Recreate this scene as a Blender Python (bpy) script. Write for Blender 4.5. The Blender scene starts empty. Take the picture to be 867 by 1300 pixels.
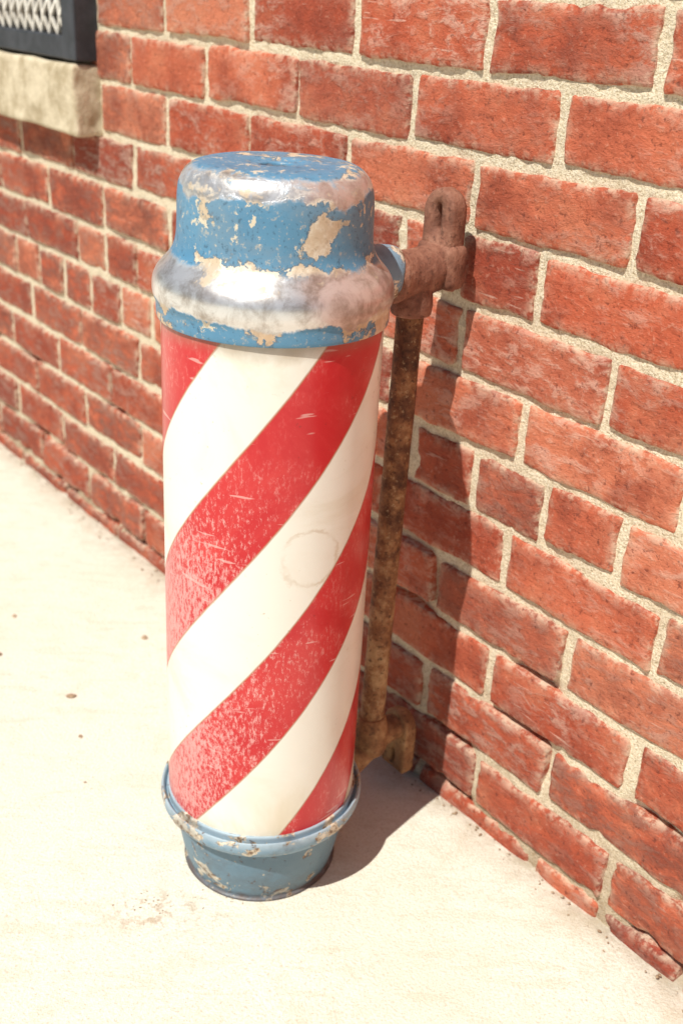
import bpy, bmesh, math, random
from mathutils import Vector, Matrix, noise
random.seed(7)
H = 0.93
R = math.radians
scene = bpy.context.scene
scene.view_settings.view_transform = 'Standard'
scene.view_settings.look = 'None'
scene.view_settings.exposure = 0

# ------------------------------------------------------------------ helpers
def link(o, parent=None):
    scene.collection.objects.link(o)
    if parent is not None:
        o.parent = parent
    return o

def mesh_obj(name, verts, faces, mat=None, parent=None, smooth=True):
    me = bpy.data.meshes.new(name)
    me.from_pydata([tuple(v) for v in verts], [], faces)
    me.update()
    if smooth:
        me.polygons.foreach_set('use_smooth', [True]*len(me.polygons))
    if mat: me.materials.append(mat)
    o = bpy.data.objects.new(name, me)
    return link(o, parent)

def empty(name, loc=(0,0,0), rz=0.0):
    e = bpy.data.objects.new(name, None)
    e.location = loc
    e.rotation_euler = (0,0,rz)
    e.empty_display_size = 0.1
    return link(e)

class NT:
    def __init__(s, name):
        s.mat = bpy.data.materials.new(name)
        s.mat.use_nodes = True
        s.t = s.mat.node_tree
        s.t.nodes.clear()
        s.out = s.n('ShaderNodeOutputMaterial')
        s.b = s.n('ShaderNodeBsdfPrincipled')
        s.l(s.b.outputs[0], s.out.inputs[0])
        s.tc = s.n('ShaderNodeTexCoord')
        s.co = s.tc.outputs['Object']
    def n(s, t): return s.t.nodes.new(t)
    def l(s, a, b): s.t.links.new(a, b)
    def put(s, sock, v):
        if isinstance(v, bpy.types.NodeSocket): s.l(v, sock)
        elif isinstance(v, (tuple, list)) and len(v) == 3 and sock.type == 'RGBA': sock.default_value = (*v, 1)
        else: sock.default_value = v
    def m(s, op, a, b=0.0, c=0.0, clamp=False):
        x = s.n('ShaderNodeMath'); x.operation = op; x.use_clamp = clamp
        s.put(x.inputs[0], a); s.put(x.inputs[1], b); s.put(x.inputs[2], c)
        return x.outputs[0]
    def noise(s, scale, detail=4, rough=.55, co=None, dist=0.0):
        x = s.n('ShaderNodeTexNoise')
        s.put(x.inputs['Vector'], co if co is not None else s.co)
        x.inputs['Scale'].default_value = scale
        x.inputs['Detail'].default_value = detail
        x.inputs['Roughness'].default_value = rough
        x.inputs['Distortion'].default_value = dist
        return x.outputs['Fac']
    def step(s, v, lo, hi):
        x = s.n('ShaderNodeMapRange'); x.interpolation_type = 'SMOOTHSTEP'
        s.put(x.inputs[0], v); s.put(x.inputs[1], lo); s.put(x.inputs[2], hi)
        return x.outputs[0]
    def mix(s, f, a, b):
        x = s.n('ShaderNodeMix'); x.data_type = 'RGBA'
        s.put(x.inputs[0], f); s.put(x.inputs[6], a); s.put(x.inputs[7], b)
        return x.outputs[2]
    def mapping(s, scale=(1,1,1), rot=(0,0,0), co=None):
        x = s.n('ShaderNodeMapping')
        s.put(x.inputs[0], co if co is not None else s.co)
        x.inputs['Scale'].default_value = scale
        x.inputs['Rotation'].default_value = rot
        return x.outputs[0]
    def sep(s, co=None):
        x = s.n('ShaderNodeSeparateXYZ'); s.put(x.inputs[0], co if co is not None else s.co)
        return x.outputs
    def ramp(s, f, pts):
        x = s.n('ShaderNodeValToRGB'); s.put(x.inputs[0], f)
        cr = x.color_ramp
        while len(cr.elements) < len(pts): cr.elements.new(.5)
        for e, (p, c) in zip(cr.elements, pts):
            e.position = p
            e.color = (*c, 1) if isinstance(c, tuple) else (c, c, c, 1)
        return x.outputs[0]
    def bump(s, h, strength, dist, prev=None):
        x = s.n('ShaderNodeBump')
        x.inputs['Strength'].default_value = strength
        x.inputs['Distance'].default_value = dist
        s.put(x.inputs['Height'], h)
        if prev is not None: s.l(prev, x.inputs['Normal'])
        return x.outputs[0]
    def fin(s, col, rough=.8, metal=0.0, nrm=None, spec=None, coat=None):
        s.put(s.b.inputs['Base Color'], col)
        s.put(s.b.inputs['Roughness'], rough)
        s.put(s.b.inputs['Metallic'], metal)
        if spec is not None: s.put(s.b.inputs['Specular IOR Level'], spec)
        if coat is not None:
            s.put(s.b.inputs['Coat Weight'], coat); s.b.inputs['Coat Roughness'].default_value = .15
        if nrm is not None: s.l(nrm, s.b.inputs['Normal'])
        return s.mat

# ------------------------------------------------------------------ materials
def mat_brick():
    m = NT('brick')
    at = m.n('ShaderNodeAttribute'); at.attribute_name = 'rnd'
    sp = m.n('ShaderNodeSeparateColor'); m.l(at.outputs['Color'], sp.inputs[0])
    r, g, b = sp.outputs
    off = m.n('ShaderNodeVectorMath'); off.operation = 'MULTIPLY_ADD'
    m.l(at.outputs['Color'], off.inputs[0]); off.inputs[1].default_value = (9, 7, 0); m.l(m.co, off.inputs[2])
    co = off.outputs[0]
    base = m.ramp(r, [(0, (.27,.048,.028)), (.16, (.42,.085,.042)), (.45, (.51,.115,.057)), (.72, (.56,.150,.078)), (.92, (.60,.20,.11)), (1, (.34,.062,.036))])
    n1 = m.noise(11, 5, .62, co)
    col = m.mix(m.m('MULTIPLY', m.step(n1, .46, .66), .70), base, (.27,.052,.029))
    col = m.mix(m.m('MULTIPLY', m.step(n1, .50, .30), .45), col, (.64,.25,.14))
    n3 = m.noise(30, 6, .74, m.mapping((1, 1, 2.2), (0, R(20), 0), co), .4)
    bloom = m.m('MULTIPLY', m.step(n3, .48, .62), m.step(m.noise(7, 2, .5, co), .36, .58))
    col = m.mix(m.m('MULTIPLY', bloom, m.m('ADD', .30, m.m('MULTIPLY', g, .38))), col, (.70,.45,.35))
    scr = m.step(m.noise(22, 2, .5, m.mapping((1, 1, 10), (0, R(-35), 0), co)), .67, .72)
    scr = m.m('MULTIPLY', scr, m.step(g, .35, .8))
    col = m.mix(m.m('MULTIPLY', scr, .40), col, (.78,.58,.47))
    fine = m.noise(150, 4, .7, co)
    col = m.mix(m.m('MULTIPLY', m.step(fine, .56, .68), .70), col, (.15,.036,.024))
    col = m.mix(m.m('MULTIPLY', m.step(fine, .43, .32), .32), col, (.70,.38,.27))
    dark_tone = m.m('MULTIPLY', b, m.step(n3, .34, .58))  # per-brick dark brown tone, broken up by noise
    col = m.mix(m.m('MULTIPLY', dark_tone, .75), col, (.13,.05,.038))
    # pale cement haze clinging to the arrises of each brick
    ed = at2 = m.n('ShaderNodeAttribute'); at2.attribute_name = 'edge'
    hz = m.m('MULTIPLY', ed.outputs['Fac'], m.step(m.noise(65, 4, .7), .42, .60))
    col = m.mix(m.m('MULTIPLY', hz, .62), col, (.74,.60,.44))
    h = m.m('ADD', m.m('MULTIPLY', n1, 1.4), m.m('ADD', n3, m.m('MULTIPLY', fine, -.65)))
    nr = m.bump(h, .95, .0040)
    return m.fin(col, .87, 0, nr, .18)

def mat_mortar():
    m = NT('mortar')
    n = m.noise(380, 3, .7); n2 = m.noise(14, 4, .6)
    col = m.ramp(n, [(.30, (.44,.34,.21)), (.42, (.69,.58,.40)), (.58, (.83,.73,.55)), (.75, (.88,.81,.66))])
    col = m.mix(m.m('MULTIPLY', m.step(n2, .52, .72), .45), col, (.54,.42,.28))
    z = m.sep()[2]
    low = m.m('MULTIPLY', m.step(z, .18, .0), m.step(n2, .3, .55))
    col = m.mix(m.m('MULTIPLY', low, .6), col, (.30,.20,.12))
    nr = m.bump(m.m('ADD', m.m('MULTIPLY', n, .7), m.noise(90, 4, .7)), .9, .0042)
    return m.fin(col, .95, 0, nr, .1)

def mat_concrete():
    m = NT('concrete')
    big = m.noise(1.7, 5, .6); fine = m.noise(300, 3, .75); mid = m.noise(20, 5, .68)
    col = m.ramp(fine, [(.28, (.60,.54,.41)), (.42, (.76,.725,.60)), (.55, (.82,.79,.68)), (.72, (.87,.85,.75))])
    col = m.mix(m.m('MULTIPLY', m.step(big, .44, .66), .38), col, (.70,.64,.49))
    col = m.mix(m.m('MULTIPLY', m.step(mid, .50, .70), .34), col, (.65,.58,.43))
    sp = m.step(m.noise(170, 1, .5), .71, .76)
    col = m.mix(m.m('MULTIPLY', sp, .35), col, (.45,.37,.26))
    arc = m.noise(9, 4, .6, m.mapping((1, 5, 1), (0, 0, R(-35))), 1.2)
    col = m.mix(m.m('MULTIPLY', m.step(arc, .54, .66), .28), col, (.62,.54,.39))
    x, y, z = m.sep()
    dx = m.m('MULTIPLY', m.m('SUBTRACT', x, -.19*H), 1/.09); dy = m.m('MULTIPLY', m.m('SUBTRACT', y, .975*H), 1/.05)
    dd = m.m('SQRT', m.m('ADD', m.m('MULTIPLY', dx, dx), m.m('MULTIPLY', dy, dy)))
    st = m.m('MULTIPLY', m.step(dd, 1, .1), m.step(m.noise(60, 5, .7), .50, .62))
    col = m.mix(m.m('MULTIPLY', st, .6), col, (.42,.26,.14))
    at = m.n('ShaderNodeAttribute'); at.attribute_name = 'grime'
    g = m.m('MULTIPLY', at.outputs['Fac'], m.step(mid, .3, .62))
    col = m.mix(m.m('MULTIPLY', g, .65), col, (.36,.28,.18))
    nr = m.bump(m.m('ADD', fine, m.m('MULTIPLY', mid, 1.2)), .65, .0034)
    return m.fin(col, .92, 0, nr, .15)

def mat_stripes():
    m = NT('striped_porcelain')
    x, y, z = m.sep()
    ang = m.m('ARCTAN2', x, m.m('MULTIPLY', y, -1))
    per = .269*H
    s = m.m('SUBTRACT', z, m.m('MULTIPLY', ang, .95*H/(2*math.pi)))
    s = m.m('DIVIDE', m.m('SUBTRACT', s, .360*H), per)
    s = m.m('ADD', s, m.m('MULTIPLY', m.m('SUBTRACT', m.noise(60, 2), .5), .006))
    f = m.m('FRACT', m.m('ADD', s, 20))
    red = m.m('MULTIPLY', m.step(f, .503, .508), 1.0)
    top = m.step(f, .992, .997)
    red = m.m('SUBTRACT', red, top, clamp=True)
    d1 = m.m('ABSOLUTE', m.m('SUBTRACT', f, .505))
    d2 = m.m('ABSOLUTE', m.m('SUBTRACT', m.m('FRACT', m.m('ADD', f, .5)), .4945))
    edge = m.step(m.m('MINIMUM', d1, d2), .009, .004)
    zz = m.m('DIVIDE', z, H)
    stain = m.noise(7, 6, .65, None, .8)
    fleck = m.noise(110, 3, .7)
    zone = m.noise(9, 4, .6)
    white = m.mix(m.m('MULTIPLY', m.step(stain, .48, .70), .50), (.86,.835,.745), (.70,.62,.46))
    spk = m.m('MULTIPLY', m.step(fleck, .65, .72), m.step(zone, .46, .62))
    white = m.mix(m.m('MULTIPLY', spk, .65), white, (.46,.33,.19))
    low = m.m('MULTIPLY', m.step(zz, .24, .10), m.step(stain, .35, .55))
    white = m.mix(m.m('MULTIPLY', low, .5), white, (.64,.52,.32))
    def ring(cx, cz, rad, w):
        dx = m.m('MULTIPLY', m.m('SUBTRACT', ang, cx), .113*H)
        dz = m.m('SUBTRACT', z, cz)
        dd = m.m('SQRT', m.m('ADD', m.m('MULTIPLY', dx, dx), m.m('MULTIPLY', dz, dz)))
        dd = m.m('ADD', dd, m.m('MULTIPLY', m.m('SUBTRACT', stain, .5), .05))
        dd = m.m('ADD', dd, m.m('MULTIPLY', m.m('SUBTRACT', fleck, .5), .010))
        return m.step(m.m('ABSOLUTE', m.m('SUBTRACT', dd, rad)), w, 0)
    rg = m.m('MULTIPLY', ring(.42, .475*H, .030, .0036), m.step(zone, .42, .56))
    white = m.mix(m.m('MULTIPLY', rg, .5), white, (.50,.36,.20))
    rc = m.mix(m.step(stain, .4, .65), (.55,.014,.022), (.64,.045,.045))
    side = m.m('MULTIPLY', m.step(ang, .9, -.9), m.step(zz, .62, .42))
    wr = m.noise(300, 4, .80, m.mapping((1,1,.45)))
    wv = m.m('ADD', wr, m.m('MULTIPLY', m.m('SUBTRACT', m.m('MULTIPLY', side, m.m('ADD', zone, .5)), .74), .22))
    wear = m.m('MULTIPLY', m.step(wv, .45, .62), m.step(side, .0, .3))
    rc = m.mix(m.m('MULTIPLY', wear, .58), rc, (.82,.54,.50))
    ch = m.m('MULTIPLY', m.step(wr, .50, .66), m.step(stain, .44, .58))
    rc = m.mix(m.m('MULTIPLY', ch, .38), rc, (.80,.44,.40))
    scr = m.step(m.noise(20, 2, .5, m.mapping((1,1,8), (R(30), R(35), 0))), .68, .72)
    rc = m.mix(m.m('MULTIPLY', scr, .5), rc, (.82,.55,.50))
    rc = m.mix(m.m('MULTIPLY', spk, .5), rc, (.22,.02,.02))
    col = m.mix(red, white, rc)
    col = m.mix(m.m('MULTIPLY', edge, .60), col, (.42,.20,.10))
    top_band = m.m('MULTIPLY', m.step(m.m('ADD', zz, m.m('MULTIPLY', stain, .03)), .695, .72), .6)  # darker brown band at the top of the cylinder
    col = m.mix(top_band, col, (.26,.17,.11))
    rough = m.m('ADD', .28, m.m('MULTIPLY', wear, .3))
    nr = m.bump(m.m('ADD', m.m('MULTIPLY', zone, 1.0), m.m('MULTIPLY', wear, .15)), .12, .004)
    return m.fin(col, rough, 0, nr, .45, .15)

def mat_cap():
    m = NT('chipped_blue_paint')
    x, y, zr = m.sep()
    z = m.m('DIVIDE', zr, H)
    def zp(v): return (v-.70)/.16
    big = m.noise(11, 6, .62, m.mapping((1,1,1.5)), .3)
    n1 = m.noise(38, 6, .70, None, .3)
    n2 = m.noise(17, 5, .6)
    fine = m.noise(170, 3, .7)
    zf = m.m('DIVIDE', m.m('SUBTRACT', z, .70), .16)
    zj = m.m('ADD', zf, m.m('MULTIPLY', m.m('SUBTRACT', n2, .5), .20))
    tanb = m.ramp(zj, [(0, .54), (zp(.712), .52), (zp(.722), .56), (zp(.740), .43), (zp(.752), .57), (zp(.766), .59), (zp(.778), .47), (zp(.80), .43), (zp(.822), .46), (zp(.832), .59), (zp(.842), .57), (zp(.849), .52), (1, .52)])
    metb = m.ramp(zj, [(0, .22), (zp(.714), .30), (zp(.722), .68), (zp(.732), .88), (zp(.750), .86), (zp(.760), .64), (zp(.772), .42), (zp(.785), .25), (zp(.818), .28), (zp(.830), .66), (zp(.843), .66), (zp(.849), .42), (1, .42)])
    nn = m.m('ADD', m.m('MULTIPLY', n1, .45), m.m('MULTIPLY', big, .55))
    tv = m.m('ADD', nn, m.m('SUBTRACT', tanb, .5))
    pa, pz = R(-60)-RZ0, .795
    px, py = math.cos(pa)*.0955*H, math.sin(pa)*.0955*H
    ddx = m.m('SUBTRACT', x, px); ddy = m.m('SUBTRACT', y, py); ddz = m.m('SUBTRACT', zr, pz*H)
    dd = m.m('SQRT', m.m('ADD', m.m('ADD', m.m('MULTIPLY', ddx, ddx), m.m('MULTIPLY', ddy, ddy)), m.m('MULTIPLY', ddz, ddz)))
    tv = m.m('ADD', tv, m.m('MULTIPLY', m.step(dd, .026, .008), .13))
    tan = m.step(tv, .562, .570)
    met = m.step(m.m('ADD', m.m('ADD', m.m('MULTIPLY', n2, .6), m.m('MULTIPLY', n1, .4)), m.m('SUBTRACT', metb, .5)), .52, .68)
    blue = m.mix(n2, (.055,.18,.31), (.14,.33,.49))
    blue = m.mix(m.m('MULTIPLY', m.step(big, .46, .60), .35), blue, (.22,.27,.30))
    blue = m.mix(m.m('MULTIPLY', m.step(fine, .57, .66), .6), blue, (.48,.44,.36))
    blue = m.mix(m.m('MULTIPLY', m.step(fine, .42, .33), .5), blue, (.03,.06,.09))
    fl = m.step(m.m('ADD', n1, m.m('MULTIPLY', fine, .25)), .720, .740)
    blue = m.mix(fl, blue, (.66,.58,.44))
    tcol = m.mix(m.step(n1, .42, .62), (.78,.72,.60), (.58,.46,.32))
    lipmask = m.step(z, .722, .712)
    tcol = m.mix(m.m('MULTIPLY', lipmask, .45), tcol, (.60,.37,.20))
    tcol = m.mix(m.m('MULTIPLY', m.step(fine, .54, .64), .4), tcol, (.34,.25,.17))
    mcol = m.mix(m.step(n1, .40, .70), (.82,.81,.80), (.42,.37,.33))
    mcol = m.mix(m.m('MULTIPLY', m.step(big, .54, .68), .50), mcol, (.26,.18,.14))
    col = m.mix(tan, blue, tcol)
    halo = m.m('MULTIPLY', m.m('MULTIPLY', m.step(tv, .535, .562), m.m('SUBTRACT', 1.0, tan)), .45)
    col = m.mix(halo, col, (.12,.11,.10))
    mk = m.m('MULTIPLY', met, m.m('SUBTRACT', 1.0, m.m('MULTIPLY', m.step(tv, .62, .66), .8)))
    col = m.mix(mk, col, mcol)
    hgt = m.m('SUBTRACT', m.m('MULTIPLY', n1, .25), m.m('MULTIPLY', m.m('MAXIMUM', tan, mk), .8))
    hgt = m.m('ADD', hgt, m.m('MULTIPLY', fine, .2))
    nr = m.bump(hgt, .6, .0011)
    rough = m.m('SUBTRACT', .46, m.m('MULTIPLY', mk, .15))
    return m.fin(col, rough, m.m('MULTIPLY', mk, .72), nr, .45)

def mat_base(dark=0.0, name='chipped_blue_base', chips=.0):
    m = NT(name)
    n1 = m.noise(30, 7, .68, None, .4); fine = m.noise(120, 4, .7)
    blue = m.mix(n1, (.12,.24,.35), (.32,.45,.54))
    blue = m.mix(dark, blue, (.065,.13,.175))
    z = m.sep()[2]
    if not dark:
        blue = m.mix(m.m('MULTIPLY', m.step(z, .103*H, .114*H), .40), blue, (.55,.60,.60))
    tan = m.step(n1, .575+.03*dark-chips, .590+.03*dark-chips)
    col = m.mix(tan, blue, m.mix(m.step(fine, .4, .6), (.74,.68,.56), (.50,.38,.25)))
    blot = m.step(m.noise(16, 5, .65), .50, .66)
    col = m.mix(m.m('MULTIPLY', blot, .45), col, (.10,.11,.12))
    rust = m.step(m.m('ADD', m.m('MULTIPLY', fine, .6), m.m('MULTIPLY', n1, .4)), .565, .61)
    col = m.mix(m.m('MULTIPLY', rust, .75), col, (.14,.07,.042))
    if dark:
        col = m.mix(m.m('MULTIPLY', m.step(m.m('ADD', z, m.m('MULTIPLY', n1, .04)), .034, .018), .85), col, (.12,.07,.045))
    nr = m.bump(m.m('SUBTRACT', m.m('MULTIPLY', fine, .5), m.m('ADD', tan, rust)), .6, .0012)
    return m.fin(col, .45, 0, nr, .45)

def mat_rust(name, kind):
    m = NT(name)
    n1 = m.noise(38, 6, .70); n2 = m.noise(160, 3, .7)
    if kind == 'pipe':
        z = m.sep()[2]
        lift = m.m('ADD', n1, m.m('MULTIPLY', m.step(z, .62, .15), .12))
        col = m.ramp(lift, [(.34, (.055,.024,.014)), (.48, (.16,.068,.032)), (.60, (.31,.150,.065)), (.74, (.50,.32,.16))])
        col = m.mix(m.m('MULTIPLY', m.step(n2, .56, .66), .75), col, (.055,.023,.015))
        col = m.mix(m.m('MULTIPLY', m.step(n2, .42, .34), .5), col, (.56,.42,.23))
    elif kind == 'top':
        col = m.ramp(n1, [(.30, (.11,.043,.028)), (.48, (.23,.095,.060)), (.62, (.33,.155,.10)), (.75, (.47,.30,.22))])
        col = m.mix(m.m('MULTIPLY', m.step(n2, .56, .66), .6), col, (.08,.03,.02))
    else:
        col = m.ramp(n1, [(.30, (.13,.055,.026)), (.47, (.32,.155,.068)), (.62, (.48,.28,.13)), (.75, (.60,.44,.27))])
        col = m.mix(m.m('MULTIPLY', m.step(n2, .56, .66), .65), col, (.08,.035,.022))
    nr = m.bump(m.m('ADD', n1, m.m('MULTIPLY', n2, .6)), .9, .0028)
    return m.fin(col, .75, .05, nr, .35)

def mat_simple(name, c1, c2, scale, rough, bmp=.3, dist=.002):
    m = NT(name)
    n = m.noise(scale, 6, .68)
    col = m.mix(m.step(n, .35, .65), c1, c2)
    nr = m.bump(n, bmp, dist)
    return m.fin(col, rough, 0, nr, .4)

RZ = math.atan2(-.772, .636)
RZ0 = RZ
M_brick, M_mortar, M_conc = mat_brick(), mat_mortar(), mat_concrete()
M_str, M_cap = mat_stripes(), mat_cap()
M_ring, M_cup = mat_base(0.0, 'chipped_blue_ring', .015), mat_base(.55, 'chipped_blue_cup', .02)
M_boss = mat_base(.12, 'chipped_blue_boss', .02)
M_pipe, M_rtop, M_rbot = mat_rust('rusty_pipe', 'pipe'), mat_rust('rusty_iron_top', 'top'), mat_rust('rusty_iron_foot', 'foot')
M_lime = mat_simple('limestone', (.40,.32,.20), (.66,.57,.41), 18, .9, .9, .007)
M_frame = mat_simple('slate_paint', (.030,.034,.040), (.052,.056,.066), 30, .6)
M_grate = mat_simple('white_painted_mesh', (.50,.46,.40), (.80,.76,.68), 40, .6)
M_dark = mat_simple('dusty_window_glass', (.09,.07,.05), (.22,.18,.13), 6, .5)
M_bit = mat_simple('debris_bits', (.25,.15,.08), (.50,.38,.26), 60, .9)

# ------------------------------------------------------------------ wall (local frame: x along wall, -y outward)
P0 = Vector((.130*H, 1.257*H, 0))
wall = empty('brick_wall', P0, RZ)

PITCH = .082*H; JO = .0116; BL = .224*H
SR = -.900*H
OP_R = SR-.035*H; OP_L = OP_R-1.15; OP_B = .862*H; OP_T = 2.25
A0, A1, ZT = -4.6, 3.0, 3.0

V, F, C, E = [], [], [], []
def axis(lo, hi, n):
    L = hi-lo
    e = [0, .0014, .004, .010]
    a = [lo+x for x in e]
    b = [hi-x for x in reversed(e)]
    mid = [lo+.010+(L-.020)*(i/(n+1)) for i in range(1, n+1)]
    return a+mid+b

def brick(a0, a1, z0, z1, dark_tone):
    rnd = (random.random(), random.random(), dark_tone)
    proj = max(-.0002, random.gauss(.0006, .0013)); tx = random.gauss(0, .010); tz = random.gauss(0, .03)
    a0 += random.gauss(0, .0015); a1 += random.gauss(0, .0015)
    z0 += random.gauss(0, .0009); z1 += random.gauss(0, .0009)
    sh = random.gauss(0, .0010); tl = random.gauss(0, .008)
    cx, cz = (a0+a1)/2, (z0+z1)/2
    near = abs(cx) < 1.6 and cz < 1.3
    xs = axis(a0, a1, 16 if near else 1); zs = axis(z0, z1, 4 if near else 1)
    nx, nz = len(xs), len(zs)
    b = len(V)
    lowf = max(0, 1-cz/.30)
    rcs = [.0015+.007*random.random()**2+.003*lowf*random.random() for _ in range(4)]
    sd = random.random()*50
    for j, z in enumerate(zs):
        for i, x in enumerate(xs):
            dx = min(x-a0, a1-x); dz = min(z-z0, z1-z); e = min(dx, dz)
            px, pz = x, z
            rc = rcs[(0 if x < cx else 1)+(0 if z < cz else 2)]
            if dx < rc and dz < rc:
                qx, qz = rc-dx, rc-dz
                l = math.hypot(qx, qz)
                if l > rc:
                    k = rc/l
                    px += (qx-qx*k)*(1 if x < cx else -1)
                    pz += (qz-qz*k)*(1 if z < cz else -1)
            w = math.exp(-e/.008)
            q = Vector((x, sd, z))
            nv = noise.noise_vector(q*26)
            n2 = noise.noise_vector(q*120)
            px += w*(nv.x*.0028+n2.x*.0021); pz += w*(nv.z*.0030+n2.z*.0021)
            dep = .0026*math.exp(-e/.0022)
            ch = noise.noise(q*34+Vector((3, 7, 1)))
            th = .40-.20*lowf
            if ch > th: dep += (ch-th)*(.016+.03*lowf)*math.exp(-e/.005)
            y = -(.0010+proj)+tx*(x-cx)*.3+tz*(z-cz)*.3+nv.y*.0013+n2.y*.0006+dep
            if e > .009: y = min(y, .0006)
            V.append((px, y, pz+sh+tl*(x-cx))); C.append(rnd)
            E.append(math.exp(-e/.0045))
    for j in range(nz-1):
        for i in range(nx-1):
            q = b+j*nx+i
            F.append((q, q+1, q+nx+1, q+nx))
    loop = [b+i for i in range(nx)]+[b+j*nx+nx-1 for j in range(1, nz)]+[b+(nz-1)*nx+i for i in range(nx-2, -1, -1)]+[b+j*nx for j in range(nz-2, 0, -1)]
    s = len(V)
    for q in loop:
        v = V[q]; V.append((v[0], .03, v[2])); C.append(rnd); E.append(1.0)
    n = len(loop)
    for i in range(n):
        F.append((loop[i], s+i, s+(i+1) % n, loop[(i+1) % n]))

k = -6
while True:
    zc = (.474+k*.082)*H
    if zc > ZT: break
    header = (k % 6 == 0) and k != 6 and k > -6
    L = BL/2 if header else BL
    ph = (.041*H if header else (-.006*H if k % 2 == 0 else .106*H))
    i0 = int((A0-ph)/L)-1
    x = ph+i0*L
    while x < A1:
        nxt = x+L
        cuts = [(x, nxt)]
        if not header and random.random() < .07 and abs(x+.1) > .25: cuts = [(x, x+L/2), (x+L/2, nxt)]
        if k == 3 and abs(x+.118*H) < .02: cuts = [(x, -.018*H), (-.018*H, nxt)]
        for (p, q) in cuts:
            z0, z1 = zc-(PITCH-JO)/2, zc+(PITCH-JO)/2
            dark_tone = random.random()**2*.65
            if p < -.30: dark_tone = max(dark_tone, random.random()*min(.75, (-p-.30)*1.3)*(1.0 if zc < .6 else .6))  # bricks get darker towards the far end, most in low courses
            if p < -.88*H and p > OP_L-.2: dark_tone = .45+.5*random.random()  # bricks in the window bay are set darker
            if zc < .15: dark_tone = max(dark_tone, random.random()*.8)
            pieces = [(p, q)]
            if z1 > OP_B+.004 and z0 < OP_T and q > OP_L and p < OP_R:
                pieces = []
                if q > OP_R: pieces.append((max(p, OP_R), q))
                if p < OP_L: pieces.append((p, min(q, OP_L)))
            for (pp, qq) in pieces:
                if qq-pp > .045:
                    brick(pp+JO/2, qq-JO/2, z0, z1, dark_tone)
        x = nxt
    k += 1
bricks = mesh_obj('bricks', V, F, M_brick, wall)
ca = bricks.data.color_attributes.new('rnd', 'FLOAT_COLOR', 'POINT')
flat = []
for c in C: flat += [c[0], c[1], c[2], 1.0]
ca.data.foreach_set('color', flat)
ea = bricks.data.attributes.new('edge', 'FLOAT', 'POINT'); ea.data.foreach_set('value', E)

def mortar_sheet(name, x0, x1, z0, z1, st):
    nx = max(1, int(round((x1-x0)/st))); nz = max(1, int(round((z1-z0)/st)))
    vs, fs = [], []
    for j in range(nz+1):
        for i in range(nx+1):
            x = x0+(x1-x0)*i/nx; z = z0+(z1-z0)*j/nz
            q = Vector((x, 0, z))
            y = .0034+noise.noise(q*75)*.0024+noise.noise(q*15)*.0020
            y = max(y, .0014)
            if z < .42:
                h = noise.noise(q*9+Vector((5, 0, 2)))
                if h > .10: y += (h-.10)*.06*(1-max(z, 0)/.42)
            vs.append((x, y, z))
    for j in range(nz):
        for i in range(nx):
            a = j*(nx+1)+i
            fs.append((a, a+1, a+nx+2, a+nx+1))
    return mesh_obj(name, vs, fs, M_mortar, wall)
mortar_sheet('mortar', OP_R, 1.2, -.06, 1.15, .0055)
mortar_sheet('mortar_under_window', OP_L, OP_R, -.06, OP_B, .009)
mortar_sheet('mortar_upper', OP_R, 1.2, 1.15, ZT, .03)
mortar_sheet('mortar_near_end', 1.2, A1, -.06, ZT, .03)
mortar_sheet('mortar_far_end', A0, OP_L, -.06, ZT, .03)
mortar_sheet('mortar_over_window', OP_L, OP_R, OP_T, ZT, .03)

def box(name, x0, x1, y0, y1, z0, z1, mat, parent, bev=.003, rough=0, sub=0):
    bm = bmesh.new()
    bmesh.ops.create_cube(bm, size=1)
    for v in bm.verts:
        v.co = Vector(((x0+x1)/2+v.co.x*(x1-x0), (y0+y1)/2+v.co.y*(y1-y0), (z0+z1)/2+v.co.z*(z1-z0)))
    if bev: bmesh.ops.bevel(bm, geom=bm.edges[:], offset=bev, segments=3, affect='EDGES', profile=.5)
    if sub:
        bmesh.ops.subdivide_edges(bm, edges=[e for e in bm.edges if e.calc_length() > .03], cuts=sub, use_grid_fill=True)
    if rough:
        for v in bm.verts:
            v.co += noise.noise_vector(v.co*22)*rough+noise.noise_vector(v.co*60)*rough*.4
    me = bpy.data.meshes.new(name); bm.to_mesh(me); bm.free()
    me.materials.append(mat)
    if rough: me.polygons.foreach_set('use_smooth', [True]*len(me.polygons))
    o = bpy.data.objects.new(name, me)
    return link(o, parent)

box('window_sill', OP_L-.06, SR-.004*H, -.045*H, .06, .755*H, .868*H, M_lime, wall, .007, .0045, 22)
fy0, fy1 = -.040*H, .012
fw = .05*H
zb = .873*H
box('window_frame_right', SR-fw, SR-.003, fy0, fy1, zb, OP_T+.03, M_frame, wall, .003)
box('window_frame_left', OP_L-.03, OP_L-.03+fw, fy0, fy1, zb, OP_T+.03, M_frame, wall, .003)
box('window_frame_bottom', OP_L-.03+fw+.001, SR-fw-.001, fy0+.003, fy1, zb, zb+.036*H, M_frame, wall, .003)
box('window_frame_top', OP_L-.03+fw+.001, SR-fw-.001, fy0+.003, fy1, OP_T+.03-.05*H, OP_T+.03, M_frame, wall, .003)
box('window_pane', OP_L-.03, SR-.02, .065, .08, OP_B-.02, OP_T+.02, M_dark, wall, 0)
box('window_reveal_right', OP_R, OP_R+.02, .013, .085, OP_B, OP_T, M_frame, wall, 0)
gx0, gx1, gz0, gz1 = OP_L-.03+fw, SR-fw, zb+.036*H, OP_T+.03-.05*H
vs, fs = [], []
cw, chh = .030, .052
nc = int((gx1-gx0)/cw)+1; nr_ = int((gz1-gz0)/chh)+1
gy = fy0+.012
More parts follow.
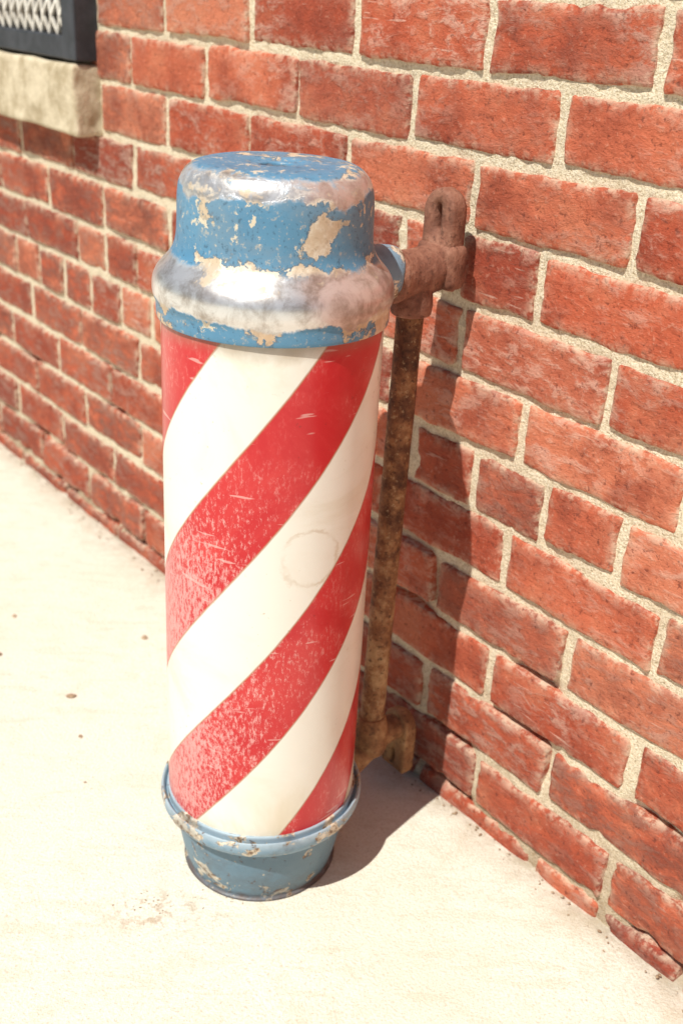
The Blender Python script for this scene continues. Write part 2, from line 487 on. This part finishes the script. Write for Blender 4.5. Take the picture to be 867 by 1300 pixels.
def bar(p, q, w=.0026, d=.004):
    dv = (Vector(q)-Vector(p)); nrm = Vector((-dv.z, 0, dv.x)).normalized()*w
    b = len(vs)
    for c in (p, q):
        c = Vector(c)
        for s, y in ((-1, 0), (1, 0), (1, d), (-1, d)):
            vs.append(tuple(c+nrm*s+Vector((0, y, 0))))
    fs.extend([(b, b+1, b+5, b+4), (b+1, b+2, b+6, b+5), (b+2, b+3, b+7, b+6), (b+3, b, b+4, b+7)])
for j in range(nr_):
    for i in range(nc):
        xx = gx0+i*cw; zz = gz0+j*chh
        if xx+cw > gx1+.01 or zz+chh > gz1+.02: continue
        bar((xx, gy, zz), (xx+cw/2, gy-.004, zz+chh/2)); bar((xx+cw/2, gy-.004, zz+chh/2), (xx+cw, gy, zz))
        bar((xx, gy, zz+chh), (xx+cw/2, gy-.004, zz+chh/2)); bar((xx+cw/2, gy-.004, zz+chh/2), (xx+cw, gy, zz+chh))
mesh_obj('window_grate', vs, fs, M_grate, wall, False)

# ------------------------------------------------------------------ ground
vs, fs, gr = [], [], []
tdir = Vector((.636, -.772, 0)); ndir = Vector((-.772, -.636, 0))
def gaxis():
    a = [-60, -25, -10, -5]
    x = -4.0
    while x < 4.0: a.append(x); x += .05
    return a+[4.0, 5, 10, 25, 60]
gx = gaxis()
oa = [-.35, -.2, -.1, -.05, -.02, 0, .01, .02, .035, .05, .07, .1, .14, .19, .25, .32, .4, .5, .6, .75, .9, 1.1, 1.4, 1.8, 2.3, 3, 4, 6, 10, 25, 60]
for o_ in oa:
    for a in gx:
        p = P0+tdir*a+ndir*o_
        q = Vector((a, o_, 0))
        z = noise.noise(q*3)*.0025+noise.noise(q*11)*.001 if abs(a) < 5 and o_ < 4 else 0
        z -= .004*math.exp(-max(o_, 0)/.02)*(1+noise.noise(q*14))
        vs.append((p.x, p.y, z)); gr.append(math.exp(-max(o_, 0)/.035))
n = len(gx)
for j in range(len(oa)-1):
    for i in range(n-1):
        q = j*n+i
        fs.append((q, q+n, q+n+1, q+1))
ground = mesh_obj('sidewalk', vs, fs, M_conc)
at = ground.data.attributes.new('grime', 'FLOAT', 'POINT'); at.data.foreach_set('value', gr)
if ground.data.polygons[0].normal.z < 0: ground.data.flip_normals()

# ------------------------------------------------------------------ barber pole
PB = Vector((-.0805*H, 1.094*H, 0))
pole = empty('barber_pole', PB, RZ)

def smooth_profile(pts, sub=5):
    out = []
    n = len(pts)
    for i in range(n-1):
        p0 = pts[max(i-1, 0)]; p1 = pts[i]; p2 = pts[i+1]; p3 = pts[min(i+2, n-1)]
        for s in range(sub):
            t = s/sub
            f = lambda a, b, c, d: .5*((2*b)+(-a+c)*t+(2*a-5*b+4*c-d)*t*t+(-a+3*b-3*c+d)*t**3)
            out.append((max(f(p0[0], p1[0], p2[0], p3[0]), 0), f(p0[1], p1[1], p2[1], p3[1])))
    out.append(pts[-1])
    return out

def lathe(name, pts, mat, parent, seg=128, sub=5, dent=0.0, smooth=True, rz=0.0, scale=H):
    pr = smooth_profile(pts, sub) if sub > 1 else pts
    vs, fs = [], []
    for (r, z) in pr:
        for i in range(seg):
            a = 2*math.pi*i/seg
            p = Vector((math.cos(a)*r*scale, math.sin(a)*r*scale, z*scale))
            if dent and r > .001:
                nz = noise.noise(p*14)*dent+noise.noise(p*45)*dent*.35
                p += Vector((math.cos(a), math.sin(a), .5))*nz
            vs.append(p)
    for j in range(len(pr)-1):
        for i in range(seg):
            a = j*seg+i; b = j*seg+(i+1) % seg
            fs.append((a, b, b+seg, a+seg))
    o = mesh_obj(name, vs, fs, mat, parent)
    o.rotation_euler = (0, 0, rz)
    return o

lathe('striped_cylinder', [(.100, .090), (.1125, .092), (.113, .10)]+[(.113, .10+.605*i/12) for i in range(1, 13)], M_str, pole, 160, 1, 0, rz=R(4.2)-RZ)

cap = [(.104, .712), (.1150, .7005), (.1168, .7015), (.1172, .706), (.1174, .714), (.1188, .719), (.1204, .724), (.1207, .730), (.1197, .738),
       (.1162, .746), (.1110, .7525), (.1050, .759), (.0998, .767), (.0970, .777), (.0960, .790), (.0957, .805), (.0953, .817),
       (.0938, .828), (.0905, .8365), (.0860, .8425), (.0810, .8460), (.0760, .8480), (.0700, .8492), (.0600, .8496), (.0450, .8497), (.0340, .8497), (.0290, .8490), (.0250, .8472), (.0215, .8466), (.0195, .8464), (.0175, .8456), (.0165, .8420), (.0162, .835), (.0160, .800), (.0001, .800)]
lathe('cap', cap, M_cap, pole, 192, 4, .0007)
ring = [(.108, .118), (.1145, .1185), (.1150, .112), (.1155, .1085), (.1175, .1085), (.1190, .1130), (.1212, .1150), (.1228, .1130), (.1234, .107), (.1222, .100), (.1190, .094), (.1140, .089), (.1095, .086), (.1050, .083)]
lathe('base_ring', ring, M_ring, pole, 128, 4, .0010)
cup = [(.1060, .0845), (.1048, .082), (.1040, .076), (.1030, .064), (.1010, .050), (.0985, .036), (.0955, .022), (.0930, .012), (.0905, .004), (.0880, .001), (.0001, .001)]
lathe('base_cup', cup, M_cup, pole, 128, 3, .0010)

def tube(name, pts, rad, mat, parent, seg=28, sub=6, flat=1.0, dent=.0010):
    P = [Vector(p)*H for p in pts]; out = []; rr = []
    n = len(P)
    for i in range(n-1):
        p0 = P[max(i-1, 0)]; p1 = P[i]; p2 = P[i+1]; p3 = P[min(i+2, n-1)]
        for s in range(sub):
            t = s/sub
            out.append(.5*((2*p1)+(p2-p0)*t+(2*p0-5*p1+4*p2-p3)*t*t+(-p0+3*p1-3*p2+p3)*t**3))
            rr.append((rad[i]*(1-t)+rad[i+1]*t)*H)
    out.append(P[-1]); rr.append(rad[-1]*H)
    vs, fs = [], []
    up = Vector((1, 0, 0))
    for i, p in enumerate(out):
        d = (out[min(i+1, len(out)-1)]-out[max(i-1, 0)]).normalized()
        if abs(d.x) > .9: up = Vector((0, 1, 0))
        a = (up-d*up.dot(d)).normalized(); b = d.cross(a)
        for j in range(seg):
            t = 2*math.pi*j/seg
            q = p+(a*math.cos(t)*flat+b*math.sin(t))*rr[i]
            q += noise.noise_vector(q*30)*dent
            vs.append(q)
    for i in range(len(out)-1):
        for j in range(seg):
            a = i*seg+j; b = i*seg+(j+1) % seg
            fs.append((a, b, b+seg, a+seg))
    fs.append(tuple(range(seg))[::-1]); fs.append(tuple(range((len(out)-1)*seg, len(out)*seg)))
    return mesh_obj(name, vs, fs, mat, parent)

PD = .188
tube('pipe', [(0, PD-.012, .10), (0, PD-.008, .3), (0, PD-.004, .5), (0, PD, .70)], [.0155]*4, M_pipe, pole, 32, 10, 1, .0006)
tube('arm_boss', [(0, .100, .727), (0, .128, .727), (0, .146, .726), (0, .151, .725), (0, .154, .725)], [.034, .0325, .031, .029, .022], M_boss, pole, 32, 4, .9)
tube('upper_arm', [(0, .148, .722), (0, .152, .722), (0, .158, .722), (0, .170, .722), (0, .19, .722), (0, .210, .725), (0, .228, .727)], [.023, .0285, .0295, .0275, .0280, .0275, .026], M_rtop, pole, 32, 5, .95)
tube('upper_collar', [(0, PD, .676), (0, PD, .679), (0, PD, .690), (0, PD, .705), (0, PD, .725)], [.0185, .0225, .0240, .0235, .022], M_rtop, pole, 32, 5)
box('wall_crosspiece', -.030*H, .030*H, .212*H, .243*H, .704*H, .754*H, M_rtop, pole, .0085, .0012, 2)

def lug(name, cz0, cz1, w, y0, y1, sz, sh, sw, mat, parent):
    N = 40
    outer, inner = [], []
    for i in range(N):
        t = 2*math.pi*i/N
        c, s = math.cos(t), math.sin(t)
        if s >= 0: outer.append((c*w, cz1-w+s*w))
        else: outer.append((max(-w, min(w, c*w*1.4)), max(cz0, (cz1-w)+s*(cz1-w-cz0)*1.3)))
        inner.append((c*sw, sz+s*sw+(sh if s >= 0 else -sh)))
    vs, fs = [], []
    def ringv(lst, y, k=1.0, cx=0, cz=0):
        b = len(vs)
        for (x, z) in lst:
            q = Vector((x*k, y, cz+(z-cz)*k))*H
            q += noise.noise_vector(q*30)*.0010
            vs.append(q)
        return b
    czm = (cz0+cz1)/2; bv = (y1-y0)*.22
    r = [ringv(inner, y0), ringv(outer, y0, .93, 0, czm), ringv(outer, y0+bv*.5, .98, 0, czm), ringv(outer, y0+bv, 1, 0, czm), ringv(outer, y1-bv, 1, 0, czm), ringv(outer, y1, .95, 0, czm), ringv(inner, y1)]
    r.append(r[0])
    for k in range(len(r)-1):
        for i in range(N):
            j = (i+1) % N
            fs.append((r[k]+i, r[k]+j, r[k+1]+j, r[k+1]+i))
    return mesh_obj(name, vs, fs, mat, parent)
lug('wall_lug', .715, .812, .0235, .217, .238, .782, .010, .0056, M_rtop, pole)

# lower bracket: collar under the pipe, arm to the base, arm back to a flat foot plate by the wall
PL = PD-.012
tube('lower_collar', [(0, PL, .078), (0, PL, .090), (0, PL, .118), (0, PL, .128), (0, PL, .135)], [.019, .0225, .0225, .0205, .0175], M_rbot, pole, 28, 5)
tube('lower_arm', [(0, .085, .062), (0, .115, .062), (0, .145, .069), (0, .165, .080), (0, PL+.004, .090)], [.022, .020, .0175, .0175, .018], M_rbot, pole, 28, 6, .95)
tube('lower_wall_arm', [(0, PL, .094), (0, .195, .098), (0, .212, .100), (0, .224, .100)], [.018, .0165, .0165, .0175], M_rbot, pole, 28, 6, 1.1)
lug('lower_foot_plate', .030, .124, .0245, .219, .238, .052, .007, .0050, M_rbot, pole)
tube('lower_boss', [(0, .088, .066), (0, .118, .066), (0, .128, .066), (0, .132, .066)], [.028, .026, .0235, .017], M_cup, pole, 28, 4)

# ------------------------------------------------------------------ debris
vs, fs = [], []
def bit(x, y, s):
    bm = bmesh.new(); bmesh.ops.create_icosphere(bm, subdivisions=2 if s > .0025 else 1, radius=1)
    sx, sy, sz = s*random.uniform(.7, 1.5), s*random.uniform(.6, 1.1), s*random.uniform(.35, .7)
    rot = random.random()*6.28; sd = Vector((random.random()*9, 0, 0))
    b = len(vs)
    for v in bm.verts:
        c = v.co*(1+.35*noise.noise(v.co*1.5+sd))
        p = Vector((c.x*sx, c.y*sy, c.z*sz)); p.rotate(Matrix.Rotation(rot, 3, 'Z'))
        vs.append((p.x+x, p.y+y, p.z+sz*.6))
    for f in bm.faces: fs.append(tuple(b+v.index for v in f.verts))
    bm.free()
for (x, y, s) in ((-.3176, 1.573, .0062), (-.398, 1.398, .0048), (-.54, 1.50, .0045), (-.36, 1.30, .0038), (-.55, 1.62, .004), (-.33, 1.20, .002)):
    bit(x*H, y*H, s)
for i in range(45):
    bit((-.205+random.gauss(0, .020))*H, (.975+random.gauss(0, .018))*H, random.uniform(.0006, .0016))
for i in range(25):
    bit((-.13+random.gauss(0, .03))*H, (1.0+random.gauss(0, .010))*H, random.uniform(.0006, .0014))
for i in range(300):
    a = random.uniform(-1.8, 1.2); o_ = abs(random.gauss(0, .011))+.004
    p = P0+tdir*a+ndir*o_
    bit(p.x, p.y, random.uniform(.0007, .0024))
for i in range(50):
    a = random.uniform(-1.8, 1.0); o_ = random.uniform(.03, 1.1)
    p = P0+tdir*a+ndir*o_
    bit(p.x, p.y, random.uniform(.0005, .0012))
mesh_obj('gravel', vs, fs, M_bit)

# ------------------------------------------------------------------ light
el = R(57)
hd = Vector((.609, .793, 0)).normalized()
ld = Vector((hd.x*math.cos(el), hd.y*math.cos(el), -math.sin(el)))
sun = bpy.data.lights.new('sun', 'SUN'); sun.energy = 5.0; sun.angle = R(.5); sun.color = (1, .97, .90)
so = bpy.data.objects.new('sun', sun); so.rotation_euler = ld.to_track_quat('-Z', 'Y').to_euler(); link(so)
w = bpy.data.worlds.new('World'); scene.world = w; w.use_nodes = True
nt = w.node_tree
sky = nt.nodes.new('ShaderNodeTexSky'); sky.sky_type = 'NISHITA'; sky.sun_disc = False
sky.sun_elevation = el; sky.sun_rotation = math.atan2(-hd.x, -hd.y) % (2*math.pi)
nt.links.new(sky.outputs[0], nt.nodes['Background'].inputs[0])
nt.nodes['Background'].inputs[1].default_value = .055

# ------------------------------------------------------------------ camera
cam = bpy.data.cameras.new('camera'); co = bpy.data.objects.new('camera', cam); link(co)
cam.sensor_fit = 'VERTICAL'; cam.sensor_height = 36; cam.lens = 1398/1300*36
p = math.atan2(661, 1398); ro = .057
Rt = Vector((1, 0, 0)); Up = Vector((0, math.sin(p), math.cos(p))); Fw = Vector((0, math.cos(p), -math.sin(p)))
cr, sr = math.cos(ro), math.sin(ro)
cx = Rt*cr+Up*sr; cu = Up*cr-Rt*sr
mt = Matrix((cx, cu, -Fw)).transposed().to_4x4(); mt.translation = Vector((0, 0, H))
co.matrix_world = mt
cam.clip_start = .02; cam.clip_end = 300
cam.dof.use_dof = True; cam.dof.focus_distance = 1.02; cam.dof.aperture_fstop = 5.6
scene.camera = co
